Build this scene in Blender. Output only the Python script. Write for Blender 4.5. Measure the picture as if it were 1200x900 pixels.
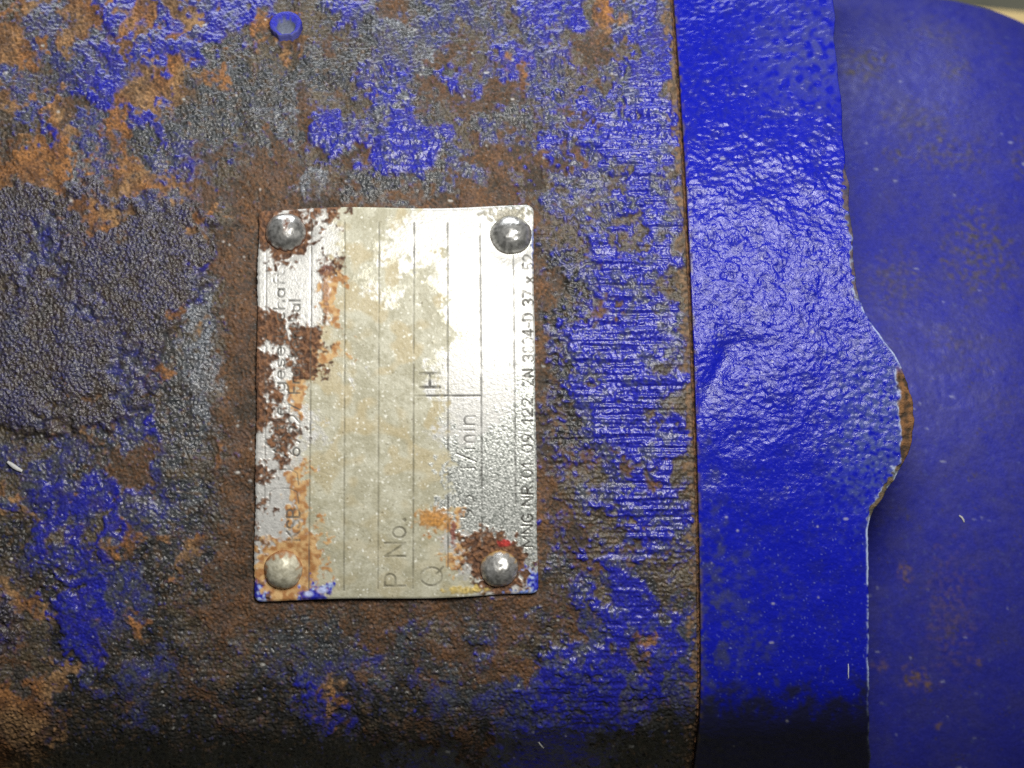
import bpy, math
import numpy as np
from mathutils import Matrix, Vector

for o in list(bpy.data.objects):
    bpy.data.objects.remove(o, do_unlink=True)
scene = bpy.context.scene
col = scene.collection

# ------------------------------------------------------------------ camera, light, exposure
S = 0.00014                 # metres per unit of the pump's own drawing grid (0.14 mm)
D = 2600.0                  # camera distance in those units
ROLL = math.radians(1.9)
TILT = math.radians(40)     # the pump's face leans back, the camera looks down at it
ORIGIN = Vector((0, 0, 0.25))
WORLD = Matrix.Translation(ORIGIN) @ Matrix.Rotation(TILT, 4, 'X')

cd = bpy.data.cameras.new('camera')
cd.sensor_width = 36
cd.lens = 36 * D / 1200
cd.clip_start = 0.01
cd.clip_end = 50
cd.dof.use_dof = True
cd.dof.focus_distance = (D - 10) * S
cd.dof.aperture_fstop = 30
cam = bpy.data.objects.new('camera', cd)
cam.matrix_world = WORLD @ Matrix.Translation((0, 0, D * S)) @ Matrix.Rotation(-ROLL, 4, 'Z')
col.objects.link(cam)
scene.camera = cam

w = bpy.data.worlds.new('World')
scene.world = w
w.use_nodes = True
w.node_tree.nodes['Background'].inputs[0].default_value = (0.92, 0.95, 1.0, 1)
w.node_tree.nodes['Background'].inputs[1].default_value = 0.05

def lamp(name, pos, target, size, power, color, shape='DISK'):
    ld = bpy.data.lights.new(name, 'AREA')
    ld.shape = shape
    ld.size = size
    ld.energy = power
    ld.color = color
    o = bpy.data.objects.new(name, ld)
    p, t = Vector(pos) * S, Vector(target) * S
    q = (t - p).to_track_quat('-Z', 'Y').to_matrix().to_4x4()
    o.matrix_world = WORLD @ Matrix.Translation(p) @ q
    col.objects.link(o)
    return o

lamp('work_lamp', (310, 600, 1550), (70, 40, 0), 0.10, .86, (1.0, 0.97, 0.92))
lamp('haze_fill_lamp', (-300, 5000, -700), (0, 200, -200), 0.55, 5.0, (0.93, 0.96, 1.0))  # soft lamp added above and behind, to haze the upper surfaces

scene.view_settings.view_transform = 'Standard'
scene.view_settings.look = 'None'
scene.view_settings.exposure = 0
scene.view_settings.gamma = 1
scene.cycles.use_denoising = False
scene.cycles.max_bounces = 5

# ------------------------------------------------------------------ noise maps (numpy)
U0, V0, NU, NV = -140, -200, 1440, 1296
fx = np.fft.rfftfreq(NU)[None, :]
fy = np.fft.fftfreq(NV)[:, None]
rng = np.random.default_rng(7)

def norm(a):
    return ((a - a.mean()) / a.std()).astype(np.float32)

def spec(filt):
    z = rng.standard_normal(filt.shape) + 1j * rng.standard_normal(filt.shape)
    return norm(np.fft.irfft2(z * filt, s=(NV, NU)))

def band(lam, ax=1.0, ay=1.0):
    """noise of one size of blob, lam units across; ax, ay stretch it"""
    f = np.sqrt((fx * ax) ** 2 + (fy * ay) ** 2) * lam
    return spec(f * np.exp(-f * f))

def fractal(lo, hi, beta=1.6):
    f = np.sqrt(fx ** 2 + fy ** 2)
    f[0, 0] = 1
    filt = f ** (-beta) / (1 + (1 / (f * hi)) ** 4) * np.exp(-(f * lo) ** 2)
    filt[0, 0] = 0
    return spec(filt)

def blur(a, s):
    return np.fft.irfft2(np.fft.rfft2(a) * np.exp(-2 * (math.pi * s) ** 2 * (fx ** 2 + fy ** 2)), s=(NV, NU)).astype(np.float32)

uu, vv = np.meshgrid(np.arange(NU, dtype=np.float32) + U0, np.arange(NV, dtype=np.float32) + V0)

def sample(m, u, v):
    x = np.clip(u - U0, 0, NU - 1.001)
    y = np.clip(v - V0, 0, NV - 1.001)
    i, j = x.astype(np.int32), y.astype(np.int32)
    a, b = (x - i).astype(np.float32), (y - j).astype(np.float32)
    if m.ndim == 3:
        a, b = a[..., None], b[..., None]
    return (m[j, i] * (1 - a) + m[j, i + 1] * a) * (1 - b) + (m[j + 1, i] * (1 - a) + m[j + 1, i + 1] * a) * b

def sstep(a, b, x):
    t = np.clip((x - a) / (b - a), 0, 1)
    return t * t * (3 - 2 * t)

def lerp(a, b, t):
    return a * (1 - t) + b * t

def blob(u, v, cu, cv, ru, rv, soft=0.5, jit=None, amt=0.0):
    d = np.sqrt(((u - cu) / ru) ** 2 + ((v - cv) / rv) ** 2)
    if jit is not None:
        d = d + jit * amt
    return 1 - sstep(1 - soft, 1 + soft, d)

n5, n9, n16, n30, n60 = band(5), band(9), band(16), band(30), band(70)
frA, frB = fractal(2, 120), fractal(2, 60)
grain = spec(np.exp(-((np.sqrt(fx ** 2 + fy ** 2) * 2.2) ** 2)))
fine = band(3.2)
fr_ = np.sqrt(fx ** 2 + fy ** 2)
def crumbly(lo, hi):
    a_ = spec(np.exp(-(fr_ * lo) ** 2) / (1 + (1 / (fr_ * hi + 1e-6)) ** 4))
    return norm(np.sign(a_) * np.abs(a_) ** 1.35)
crumbA, crumbB = crumbly(2.6, 15), crumbly(2.4, 9)

# ------------------------------------------------------------------ casing wear, cell by cell; the lowest K cells also hold shade as colour
WEAR_SHADE = """
EOTOOBOBOBBBBEESBTRSTTTEBBBEOTBTE
OTTOTBOBOBBEOOEETSWTTETETBEROBBBE
OOTTTOBBBBSSEESRSSTWRREBBTBRREBEE
TETTBBOOOSOSSSSSSTBTSBTBOTEETBBBE
OTORBBOOOESSSWREEBWSRRRRRTSBTBBBE
ETORTOBBSSSSWERBTWBBSESSSETRSBBBE
REBOTOSSTSEESSRBBTBBBERTEBTBBBBBR
OOOWTESTBRSTRRESRBBBSTRRRRRTTEBBT
OEOMMOOORTEERRWERSSSSTRRRETTEBBTE
MMMOOTTTMRRRRRRRSSSSSRRRRETETTBTE
MTTMOOMMEOERRRRRRRRRRRRRREETSEBTE
MTTTMMMMMMRRRRRRRRRRRRRRRKESBEBSE
MTTMMMMMMBRRRRRRRRRRRRRRRKKTBBBEE
EMTMMMMMMTERRRRRRRRRRRRRRKKTBTTEE
MMMTTMMMOWERRRRRRRRRRRRRRKKSRBBEE
MMMMTMMMEWERRRRRRRRRRRRRRKTBBBBTR
MMMMMTTSSWERRRRRRRRRRRRRRKTBBBBTE
MMMMMTTOSWERRRRRRRRRRRRRRKKTBBBBE
MMMOMTTKSWERRRRRRRRRRRRRRKSBBBBSE
MMEMMTTKSWRRRRRRRRRRRRRRREKTBBETE
EKTKOSTBSSERRRRRRRRRRRRRRKKTBBBBE
TETTKRRTSEOERRRRRRRRRRRRRKRTTRTBE
ETTBTRRTSEREERRRRRRRRRRRRSEETBRBE
OTBBBBTTSKERRRRRRRRRRRRRRKEETBBTE
EBBTEBTTSKERRRRRRRRRRRRRRRTEEBTBT
KTBEEBOSOERRRRRRRRRRRRRRRERRERBTE
EKTBBTKKOKRRRRRRRRRRRRRRRESRBTEET
OEKBBTTKKERRRRRRRRRRRRRREEETBBKEE
MOBBBTTKERRRSSEERRRERRERSSREBBBST
MEKBBTOKERRESESSRRRTERSRRERTTBBBT
REKBBKKKKERRESSSSTSSRRTREKBTBEOBT
EEOTKSTTRKEESTTTTRSRSERRRTTTBTBBT
OOOKKTTKRRKKKKBOKTKTTSSTTBBBBTBTT
OORKKRTKKKRKKKTBKEKKTKTTTTTBBBTTK
OOOKKKKKKKKRKKKTKRERRKRTBBBBTKKKK
OOEKKKKKKKKKKKKKKKTTTTRTBBBTKKKKK
""".split()

def cells(rows, u0, v0, step, sigma, letters):
    g = np.array([list(r) for r in rows])
    ci = np.clip(((np.arange(NU) + U0 - u0) // step).astype(int), 0, g.shape[1] - 1)
    ri = np.clip(((np.arange(NV) + V0 - v0) // step).astype(int), 0, g.shape[0] - 1)
    big = g[ri][:, ci]
    return {c: blur((big == c).astype(np.float32), sigma) for c in letters}

wu = uu + 9 * n60 + 6 * n30 + 4 * n16 + 2.2 * n9 + 1.2 * n5
wv = vv + 7 * np.roll(n60, 500, 1) + 5 * np.roll(n30, 400, 0) + 4 * np.roll(n16, 300, 1) + 2.2 * np.roll(n9, 200, 0) + 1.2 * np.roll(n5, 111, 1)

LET = 'BTSWROKEM'
cw = cells(WEAR_SHADE, 0, 0, 25, 8, LET)
# machining marks: long in x, narrow in y
stripe = norm(band(9, 14, 1.0) + .9 * band(20, 6, 1.0) + .4 * n9)
stripe2 = band(5, 22, 1.0)
zone = sstep(560, 660, uu + 20 * n60) * (1 - sstep(640, 700, vv)) * sstep(60, 130, vv)
zone = np.maximum(zone, 0.28 * blob(uu, vv, 450, 160, 110, 60))
zone = np.maximum(zone, 0.45 * blob(uu, vv, 690, 770, 120, 110))
jit = {'B': 0.20 * n16 + 0.20 * n9 + 0.13 * n5, 'T': 0.16 * n30 + 0.16 * np.roll(n9, 77, 0) + 0.10 * fine,
       'S': 0.20 * np.roll(n16, 99, 1) + 0.14 * np.roll(n5, 55, 0), 'W': 0.18 * np.roll(n9, 41, 1) + 0.16 * np.roll(n5, 90, 1),
       'R': 0.22 * np.roll(n30, 222, 1) + 0.18 * np.roll(n9, 150, 1), 'O': 0.2 * np.roll(n16, 222, 0) + 0.2 * np.roll(n9, 250, 1),
       'K': 0.2 * np.roll(n30, 333, 0) + 0.15 * np.roll(n9, 350, 1), 'E': 0.2 * np.roll(n16, 321, 0) + 0.15 * np.roll(n5, 210, 1),
       'M': 0.15 * np.roll(n16, 400, 1) + 0.12 * np.roll(n9, 410, 0)}
# the thick pitted scab on the left, bounded below right by a slanting edge
SCAB = ((-300, 205), (60, 212), (130, 222), (200, 228), (256, 246), (258, 285), (238, 330), (205, 385), (186, 432), (176, 470), (150, 492), (90, 505), (-300, 505))
def inside_of(poly, u, v):
    hit = np.zeros(u.shape, bool)
    for (a0, b0), (a1, b1) in zip(poly, poly[1:] + poly[:1]):
        if b0 == b1:
            continue
        c_ = (b0 > v) != (b1 > v)
        hit ^= c_ & (u < (a1 - a0) * (v - b0) / (b1 - b0) + a0)
    return hit.astype(np.float32)
scab = blur(inside_of(SCAB, uu + 4 * n30 + 3 * n16 + 1.5 * n9, vv + 4 * np.roll(n30, 90, 1) + 3 * np.roll(n16, 90, 1) + 1.5 * np.roll(n9, 90, 0)), 1.5)
rustlip = blob(uu, vv, 45, 188, 95, 24, .5, n16 + .6 * n9, .18)
score = []
for c in LET:
    s = sample(cw[c], wu, wv) * 1.25 + 0.8 * jit[c]
    if c == 'B':
        s = s + zone * (0.09 * stripe + 0.36)
    if c == 'S':
        s = s + 0.03 - .25 * zone
    if c == 'M':
        s = s + 0.05 + .55 * scab - .6 * (1 - scab)
    if c in 'TSWK':
        s = s - .35 * scab
    if c == 'O':
        s = s + .55 * rustlip
    score.append(s)
score = np.stack(score, -1)
e = np.exp((score - score.max(-1, keepdims=True)) * 7)
soft = (e / e.sum(-1, keepdims=True)).astype(np.float32)
W = {c: soft[..., i] for i, c in enumerate(LET)}

# the ring of rust bleeding from under the nameplate
dpx = np.maximum(np.maximum(300 - uu, uu - 628), np.maximum(246 - vv, vv - 702))
ring = np.clip(1 - sstep(2, 24, dpx + 7 * n16 + 4 * n9 + 8 * n60 - 20 * sstep(400, 300, uu) * sstep(240, 300, vv)), 0, 1)
for c in LET:
    if c != 'R':
        W[c] = W[c] * (1 - ring)
W['R'] = np.maximum(W['R'], ring)

def rgb(*a):
    return np.array(a, np.float32)

COL = {'B': rgb(.013, .016, .29), 'T': rgb(.045, .052, .12), 'S': rgb(.046, .051, .054), 'W': rgb(.115, .126, .142),
       'R': rgb(.130, .060, .022), 'O': rgb(.30, .165, .065), 'K': rgb(.019, .019, .017), 'E': rgb(.062, .049, .030), 'M': rgb(.058, .055, .070)}
ROU = {'B': .34, 'T': .38, 'S': .38, 'W': .32, 'R': .75, 'O': .85, 'K': .45, 'E': .55, 'M': .38}
GRI = {'B': .55, 'T': .7, 'S': 1.0, 'W': 1.2, 'R': 1.0, 'O': .9, 'K': .8, 'E': 1.0, 'M': 1.2}

tint = np.zeros((NV, NU, 3), np.float32)
rough = np.zeros((NV, NU), np.float32)
grit = np.zeros((NV, NU), np.float32)
tot = sum(W.values())
for c in LET:
    k = W[c] / tot
    cc = COL[c][None, None, :] * np.ones((NV, NU, 1), np.float32)
    if c == 'R':
        t = np.clip(.5 + .30 * frA + .22 * n5, 0, 1)[..., None]
        cc = lerp(rgb(.036, .024, .014), rgb(.128, .056, .019), t)
        cc = lerp(cc, rgb(.035, .028, .02), (np.clip(np.roll(n9, 64, 0) - 1.0, 0, 1) * .8)[..., None])
    elif c == 'O':
        t = np.clip(.5 + .35 * frB + .2 * n5, 0, 1)[..., None]
        cc = lerp(rgb(.11, .058, .024), rgb(.285, .165, .072), t)
        cc = lerp(cc, cc * rgb(1.0, .76, .52), np.clip(np.maximum(.5 + .7 * np.roll(n60, 330, 1), 1.3 * rustlip), 0, 1)[..., None])
        cc = lerp(cc, rgb(.07, .036, .018), (np.clip(np.roll(n9, 64, 1) * .7 + .5 * np.roll(crumbB, 64, 1) - .5, 0, .9))[..., None])
    elif c == 'M':
        t = np.clip(.38 + .35 * n16 + .45 * crumbB + .3 * n60, 0, 1)[..., None]
        cc = lerp(rgb(.054, .042, .036), rgb(.036, .035, .100), t)
        cc = lerp(cc, rgb(.030, .026, .024), np.clip(np.roll(n5, 31, 1) * .6, 0, .8)[..., None])
        cc = lerp(cc, rgb(.28, .27, .24), (np.clip(np.roll(fine, 77, 1) - 1.55, 0, 1))[..., None])
    elif c in 'SKE':
        t = np.clip(.5 + .3 * frB + .3 * np.roll(n5, 20, 0), 0, 1)[..., None]
        cc = cc * lerp(.55, 1.5, t)
        cc = lerp(cc, rgb(.11, .065, .03), (np.clip(.35 * np.roll(n16, 30, 0) + .3 * np.roll(n9, 17, 0) - .2, 0, .6))[..., None])
        cc = lerp(cc, rgb(.03, .035, .16), (np.clip(np.roll(n9, 222, 1) * .5 + .4 * np.roll(n5, 5, 0) - .8, 0, .7))[..., None])
    elif c == 'T':
        t = np.clip(.5 + .4 * np.roll(n16, 66, 0) + .3 * n5, 0, 1)[..., None]
        cc = lerp(rgb(.058, .064, .080), rgb(.022, .026, .17), t)
    elif c == 'W':
        cc = cc * (1 + .35 * np.roll(n5, 3, 0) + .3 * fine)[..., None]
    else:
        cc = lerp(cc, rgb(.045, .052, .12), np.clip(.45 * n30 + .4 * np.roll(n9, 88, 0) - .1, 0, .85)[..., None])
    tint += cc * k[..., None]
    rough += ROU[c] * k
    grit += GRI[c] * k
# thin film of dirt over everything, thinner on the combed paint
film = np.clip(.40 + .22 * frA + .16 * np.roll(n30, 17, 0) + .12 * np.roll(n16, 57, 1) + .08 * n9, 0, .85) * (1 - .75 * zone * W['B'] / tot) * (1 - .55 * W['O'] / tot)
film = film * lerp(1, .45, sstep(560, 700, vv) * W['B'] / tot) * (1 - .5 * zone)
fcol = lerp(rgb(.048, .051, .056), rgb(.072, .052, .032), np.clip(.5 + .5 * np.roll(n30, 700, 1), 0, 1)[..., None])
tint = lerp(tint, fcol, (film * .45)[..., None])
tint *= np.clip(1 + .14 * grain + .20 * crumbB * (1 - .7 * W['B'] / tot) + .28 * crumbB * W['M'] / tot, .35, 1.9)[..., None]
# scraped glints and dust on the high spots
fleck = np.clip((np.roll(fine, 500, 0) + .5 * np.roll(n9, 600, 1) - 2.25) * 1.6, 0, 1) * (1 - W['O'] / tot)
tint = lerp(tint, rgb(.34, .35, .38), (fleck * .42)[..., None])
# a few dust specks
dust = np.zeros((NV, NU), np.float32)
for _ in range(420):
    a, b = rng.integers(0, NV), rng.integers(0, NU)
    dust[a, b] = rng.uniform(4, 16)
    if rng.random() < .25:
        for q in range(1, rng.integers(2, 6)):
            dust[(a + int(q * rng.uniform(-.4, .4))) % NV, (b + q) % NU] = 8
dust = np.clip(blur(dust, .55) * .35, 0, .7)
tint = lerp(tint, rgb(.55, .55, .52), dust[..., None])
tint = np.clip(tint, .003, .9)

# relief in grid units
pb = W['B'] / tot
pm = blur(W['M'] / tot, 2.5)
hgt = 2.2 * blur(pb, .8) + 0.5 * W['T'] / tot + 0.35 * n5 * (1 - .6 * pb)
hgt += pb * (0.30 * n16 + 0.30 * np.roll(crumbA, 500, 0))
hgt += zone * (0.95 * stripe + 0.4 * stripe2) * (.35 + .65 * pb)
hgt += pm * (4.0 - 1.3 * np.exp(-(crumbA / .35) ** 2) + .75 * crumbA + .5 * crumbB)
hgt += (W['R'] / tot) * (0.34 * crumbA + 0.5 * frA)
hgt += (W['O'] / tot) * (0.9 + 0.45 * crumbA)
hgt += ((W['S'] + W['W'] + W['K'] + W['E']) / tot) * (0.42 * np.roll(crumbA, 300, 0) + .2 * stripe2)
hgt += 1.0 * n60 + 0.45 * n30
pits = np.clip(np.roll(n9, 300, 0) - 1.5, 0, 1.5)
rimM = np.clip(blur(W['M'] / tot, 2.0) - blur(W['M'] / tot, 7), -.5, .5)
hgt += rimM * 4.0 + 2.2 * blur(scab, 1.0) - 1.5
hgt -= 1.6 * pits * (1 - pb)
under = sstep(1, -7, dpx)                      # ground flat where the nameplate is seated
hgt = lerp(hgt, np.minimum(hgt * .3, .3) - 1.2, under)

# ------------------------------------------------------------------ drawing helpers
def mesh_grid(name, P, colr, fin, mat, parent, flip=False, closed_u=False):
    """a sheet of points P[row, column, xyz] (in grid units) as one mesh"""
    ny, nx = P.shape[:2]
    me = bpy.data.meshes.new(name)
    me.vertices.add(ny * nx)
    me.vertices.foreach_set('co', (P.reshape(-1, 3) * S).astype(np.float32).ravel())
    idx = np.arange(ny * nx, dtype=np.int32).reshape(ny, nx)
    if closed_u:
        idx = np.concatenate([idx, idx[:, :1]], 1)
    a, b, c, d = idx[:-1, :-1], idx[:-1, 1:], idx[1:, 1:], idx[1:, :-1]
    q = np.stack([a, d, c, b] if not flip else [a, b, c, d], -1).reshape(-1, 4)
    n = len(q)
    me.loops.add(n * 4)
    me.loops.foreach_set('vertex_index', q.ravel())
    me.polygons.add(n)
    me.polygons.foreach_set('loop_start', np.arange(0, n * 4, 4, dtype=np.int32))
    me.polygons.foreach_set('use_smooth', np.ones(n, bool))
    me.update(calc_edges=True)
    me.validate()
    finish(me, colr.reshape(-1, 3), fin.reshape(-1, 3))
    return link(name, me, mat, parent)

def finish(me, colr, fin):
    for nm, arr in (('tint', colr), ('finish', fin)):
        at = me.attributes.new(nm, 'FLOAT_COLOR', 'POINT')
        full = np.ones((len(me.vertices), 4), np.float32)
        full[:, :3] = arr
        at.data.foreach_set('color', full.ravel())

def link(name, me, mat, parent):
    me.materials.append(mat)
    o = bpy.data.objects.new(name, me)
    col.objects.link(o)
    if parent is not None:
        o.parent = parent
    return o

def worn_material(name, scale1, amp1, scale2, amp2, vary=.25, coat=0.0, spec=.5):
    """base colour, gloss and grit come with the piece; noise gives grain and fine relief"""
    m = bpy.data.materials.new(name)
    m.use_nodes = True
    nt = m.node_tree
    nd, ln = nt.nodes, nt.links
    bs = nd['Principled BSDF']
    at = nd.new('ShaderNodeAttribute'); at.attribute_name = 'tint'
    fi = nd.new('ShaderNodeAttribute'); fi.attribute_name = 'finish'
    sp = nd.new('ShaderNodeSeparateColor'); ln.new(fi.outputs['Color'], sp.inputs[0])
    tc = nd.new('ShaderNodeTexCoord')
    def noise(sc, det, r=.6):
        n = nd.new('ShaderNodeTexNoise')
        n.inputs['Scale'].default_value = sc
        n.inputs['Detail'].default_value = det
        n.inputs['Roughness'].default_value = r
        ln.new(tc.outputs['Object'], n.inputs['Vector'])
        return n
    a = noise(1 / (scale1 * S), 3)
    b = noise(1 / (scale2 * S), 2)
    # colour grain
    mr = nd.new('ShaderNodeMapRange')
    mr.inputs['From Min'].default_value = .3; mr.inputs['From Max'].default_value = .7
    mr.inputs['To Min'].default_value = 1 - vary; mr.inputs['To Max'].default_value = 1 + vary
    ln.new(b.outputs['Fac'], mr.inputs['Value'])
    mx = nd.new('ShaderNodeVectorMath'); mx.operation = 'SCALE'
    ln.new(at.outputs['Color'], mx.inputs[0]); ln.new(mr.outputs[0], mx.inputs['Scale'])
    ln.new(mx.outputs[0], bs.inputs['Base Color'])
    ro = nd.new('ShaderNodeMath'); ro.operation = 'MULTIPLY_ADD'; ro.use_clamp = True
    ln.new(a.outputs['Fac'], ro.inputs[0]); ro.inputs[1].default_value = .16
    sb = nd.new('ShaderNodeMath'); sb.operation = 'SUBTRACT'; ln.new(sp.outputs[0], sb.inputs[0]); sb.inputs[1].default_value = .08
    ln.new(sb.outputs[0], ro.inputs[2])
    ln.new(ro.outputs[0], bs.inputs['Roughness'])
    ln.new(sp.outputs[1], bs.inputs['Metallic'])
    bs.inputs['Specular IOR Level'].default_value = spec
    bs.inputs['Coat Weight'].default_value = coat
    # fine relief
    def mul(x, k):
        q = nd.new('ShaderNodeMath'); q.operation = 'MULTIPLY'; ln.new(x, q.inputs[0])
        if isinstance(k, (int, float)): q.inputs[1].default_value = k
        else: ln.new(k, q.inputs[1])
        return q.outputs[0]
    ad = nd.new('ShaderNodeMath'); ad.operation = 'ADD'
    ln.new(mul(a.outputs['Fac'], amp1), ad.inputs[0]); ln.new(mul(b.outputs['Fac'], amp2), ad.inputs[1])
    bp = nd.new('ShaderNodeBump')
    bp.inputs['Distance'].default_value = S
    bp.inputs['Strength'].default_value = 1
    ln.new(mul(ad.outputs[0], sp.outputs[2]), bp.inputs['Height'])
    ln.new(bp.outputs[0], bs.inputs['Normal'])
    return m

M_CASING = worn_material('flaking_blue_paint_and_rust', 9, .6, 3.2, .9, .30)
M_FLANGE = worn_material('thick_blue_enamel', 6, 1.6, 2.6, 1.9, .12, spec=.30)
M_HOUSING = worn_material('dull_blue_paint', 12, .9, 3.5, .5, .15, spec=.18)
M_PLATE = worn_material('stained_aluminium_plate', 6, .3, 2.2, .5, .08)
M_RIVET = worn_material('worn_steel', 9, .3, 3, .15, .15)
M_GASKET = worn_material('rusty_joint_line', 6, 3, 2.5, 2, .4)

# the shell's outline seen along the pump's axle: y up, z towards the camera, t the lean of the surface
ds = 1.0
S_TOP, S_BOT = 1100, -950
def lean_rate(s):
    k = 1 / 1020
    k = k + sstep(430, 600, s) * (1 / 520 - 1 / 1020)
    k = k + sstep(-310, -370, s) * (1 / 195 - 1 / 1020)
    return k
sg = np.arange(S_BOT, S_TOP + 1, ds)
i0 = int(-S_BOT / ds)
kk = lean_rate(sg)
th = np.cumsum(kk) * ds
th -= th[i0]
th += math.radians(1.5)
th = np.clip(th, math.radians(-57), math.radians(80))
yg = np.cumsum(np.cos(th)) * ds; yg -= yg[i0]
zg = -np.cumsum(np.sin(th)) * ds; zg -= zg[i0]

def shell(s):
    y, z, t = np.interp(s, sg, yg), np.interp(s, sg, zg), np.interp(s, sg, th)
    return y, z, np.sin(t), np.cos(t)

CR, SR = math.cos(ROLL), math.sin(ROLL)
def project(x, y, z):
    k = D / (D - z)
    return 600 + (x * CR - y * SR) * k, 450 - (x * SR + y * CR) * k

def on_shell(u, v, h=0.0):
    """the spot of the shell (x, s) that lies behind a spot of the photograph"""
    u = np.asarray(u, float); v = np.asarray(v, float)
    px, py = u - 600, 450 - v
    x1, y1 = px * CR + py * SR, -px * SR + py * CR
    z = np.zeros_like(x1)
    for _ in range(12):
        y = y1 * (D - z) / D
        s = np.interp(y, yg, sg)
        z = np.interp(s, sg, zg) + h * np.cos(np.interp(s, sg, th))
    x = x1 * (D - z) / D
    return x, s

def axis(*spans):
    out = []
    for a, b, st in spans:
        out.append(np.arange(a, b, st))
    return np.concatenate(out)

# ------------------------------------------------------------------ the pump
pump = bpy.data.objects.new('pump', None)
pump.empty_display_size = .05
col.objects.link(pump)
pump.matrix_world = WORLD
pump['label'] = 'rusty blue painted cast iron pump with a riveted metal nameplate'
pump['category'] = 'pump'

# cast casing with the flaking coat
X_SEAM = 211.0
xs = axis((-1050, -640, 12), (-640, X_SEAM - 2.5, 1.2))
xs = np.append(xs, [X_SEAM - 2.5, X_SEAM - 1.2, X_SEAM - .4, X_SEAM, X_SEAM, X_SEAM])
drop = np.zeros_like(xs); drop[-6:] = [0, .3, 1.0, 2.2, 12, 60]
ss = axis((-950, -720, 9), (-720, 570, 1.2), (570, 1100, 9))[::-1]
X, Sv = np.meshgrid(xs, ss)
y, z, nyy, nzz = shell(Sv)
u, v = project(X, y, z)
h = sample(hgt, u, v) - drop[None, :]
dS = X_SEAM - X
packed = np.clip(1.25 - dS / (7 + 5 * sample(n30, u, v) + 2 * sample(n9, u, v)).clip(2, 16), 0, 1)
packed = sstep(.15, .55, packed) * np.clip(.85 + .2 * sample(n9, u, v), 0, 1)
pcol = lerp(rgb(.060, .042, .025), rgb(.165, .100, .052), np.clip(.5 + .4 * sample(n9, u, v) + .25 * sample(n5, u, v), 0, 1)[..., None])
h = h - 1.2 * packed
P = np.stack([X, y + nyy * h, z + nzz * h], -1)
fin = np.stack([lerp(sample(rough, u, v), .7, packed), np.zeros_like(u), sample(grit, u, v)], -1)
mesh_grid('casing', P, lerp(sample(tint, u, v), pcol, packed[..., None]), fin, M_CASING, pump)

# ------------------------------------------------------------------ the cover flange with its swelling edge
EDGE = np.array([(-220, 958), (-100, 967), (0, 975), (50, 978), (100, 982), (150, 987), (200, 991), (250, 996), (300, 1000), (330, 1003), (352, 1007), (370, 1014),
                 (385, 1024), (400, 1036), (415, 1047), (430, 1056), (445, 1061), (460, 1066), (480, 1070), (500, 1070), (515, 1068), (530, 1064),
                 (545, 1057), (560, 1048), (575, 1039), (590, 1029), (602, 1022), (612, 1018), (625, 1017), (700, 1017), (800, 1017), (900, 1018), (1150, 1020)], float)
LIFT = 4.0
ev = np.linspace(-220, 1150, 700)
eu = np.interp(ev, EDGE[:, 0], EDGE[:, 1])
ker = np.exp(-np.linspace(-2, 2, 9) ** 2); ker /= ker.sum()
eu = np.convolve(np.pad(eu, 4, 'edge'), ker, 'valid')
eu += 0.9 * np.interp(ev, np.linspace(-220, 1150, 120), rng.standard_normal(120)) + 0.22 * np.interp(ev, np.linspace(-220, 1150, 400), rng.standard_normal(400))
ex, es = on_shell(eu, ev, LIFT)
order = np.argsort(es)
sf = axis((-950, -720, 9), (-720, 570, 1.25), (570, 1100, 9))[::-1]
x1 = np.interp(sf, es[order], ex[order])
NC = 215
tt = np.linspace(0, 1, NC)
x0 = X_SEAM + 3.2
Xf = x0 + (x1[:, None] - x0) * tt[None, :]
Sf = np.repeat(sf[:, None], NC, 1)
y, z, nyy, nzz = shell(Sf)
u, v = project(Xf, y + LIFT * nyy, z + LIFT * nzz)
# distance to the free edge and to the joint
de = x1[:, None] - Xf
dj = Xf - x0
peelA, peelB, peelC = band(14, 1.5, .9), band(8, 1.3, .9), band(4.5, 1.2, 1)
big = band(60)
glz = lerp(1.0, .45, sstep(430, 620, vv))          # coat lies smoother on the lower half
runs = np.clip(np.roll(n30, 123, 0), -1.5, 1.5)
mid = sstep(110, 340, vv + 14 * n60) * (1 - .7 * sstep(420, 640, vv))
hf = .5 * big + .12 * runs + glz * (.17 * peelA + .17 * peelB) + (.10 * peelC + .06 * np.roll(crumbA, 80, 0)) * (.45 + .55 * mid)
# smooth dent beside the joint
dent = np.exp(-(((uu - 846 + (vv - 430) * .5) / 14) ** 2 + ((vv - 432) / 42) ** 2))
dent2 = blob(uu, vv, 870, 415, 34, 20, .6)
hf = lerp(hf, -4.2 + .3 * hf, np.clip(dent, 0, 1)) - 2.0 * dent2
scars = band(12, .5, 1.6)
hf -= .8 * np.clip(np.roll(norm(n30 + .6 * scars), 60, 1) - 1.7, 0, 1) * sstep(200, 280, vv) * (1 - sstep(420, 520, vv))
ft = np.ones((NV, NU, 1), np.float32) * rgb(.006, .010, .32)
ft = lerp(ft, rgb(.010, .014, .24), np.clip(.5 * n30 + .3 * n9, 0, .8)[..., None])
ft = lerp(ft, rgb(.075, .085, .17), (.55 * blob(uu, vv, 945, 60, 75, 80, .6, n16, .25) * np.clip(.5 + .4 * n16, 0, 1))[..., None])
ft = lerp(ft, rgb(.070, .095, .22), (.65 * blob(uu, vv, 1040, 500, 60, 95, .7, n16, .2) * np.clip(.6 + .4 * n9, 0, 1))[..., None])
ft = lerp(ft, rgb(.040, .048, .10), (.5 * blob(uu, vv, 860, 735, 48, 75, .6, n16, .3) * np.clip(.3 + .6 * frB, 0, 1))[..., None])
ft = lerp(ft, rgb(.040, .045, .085), (.5 * blob(uu, vv, 835, 720, 18, 160, .6, n16, .3) * np.clip(.4 + .6 * frB, 0, 1))[..., None])
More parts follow.
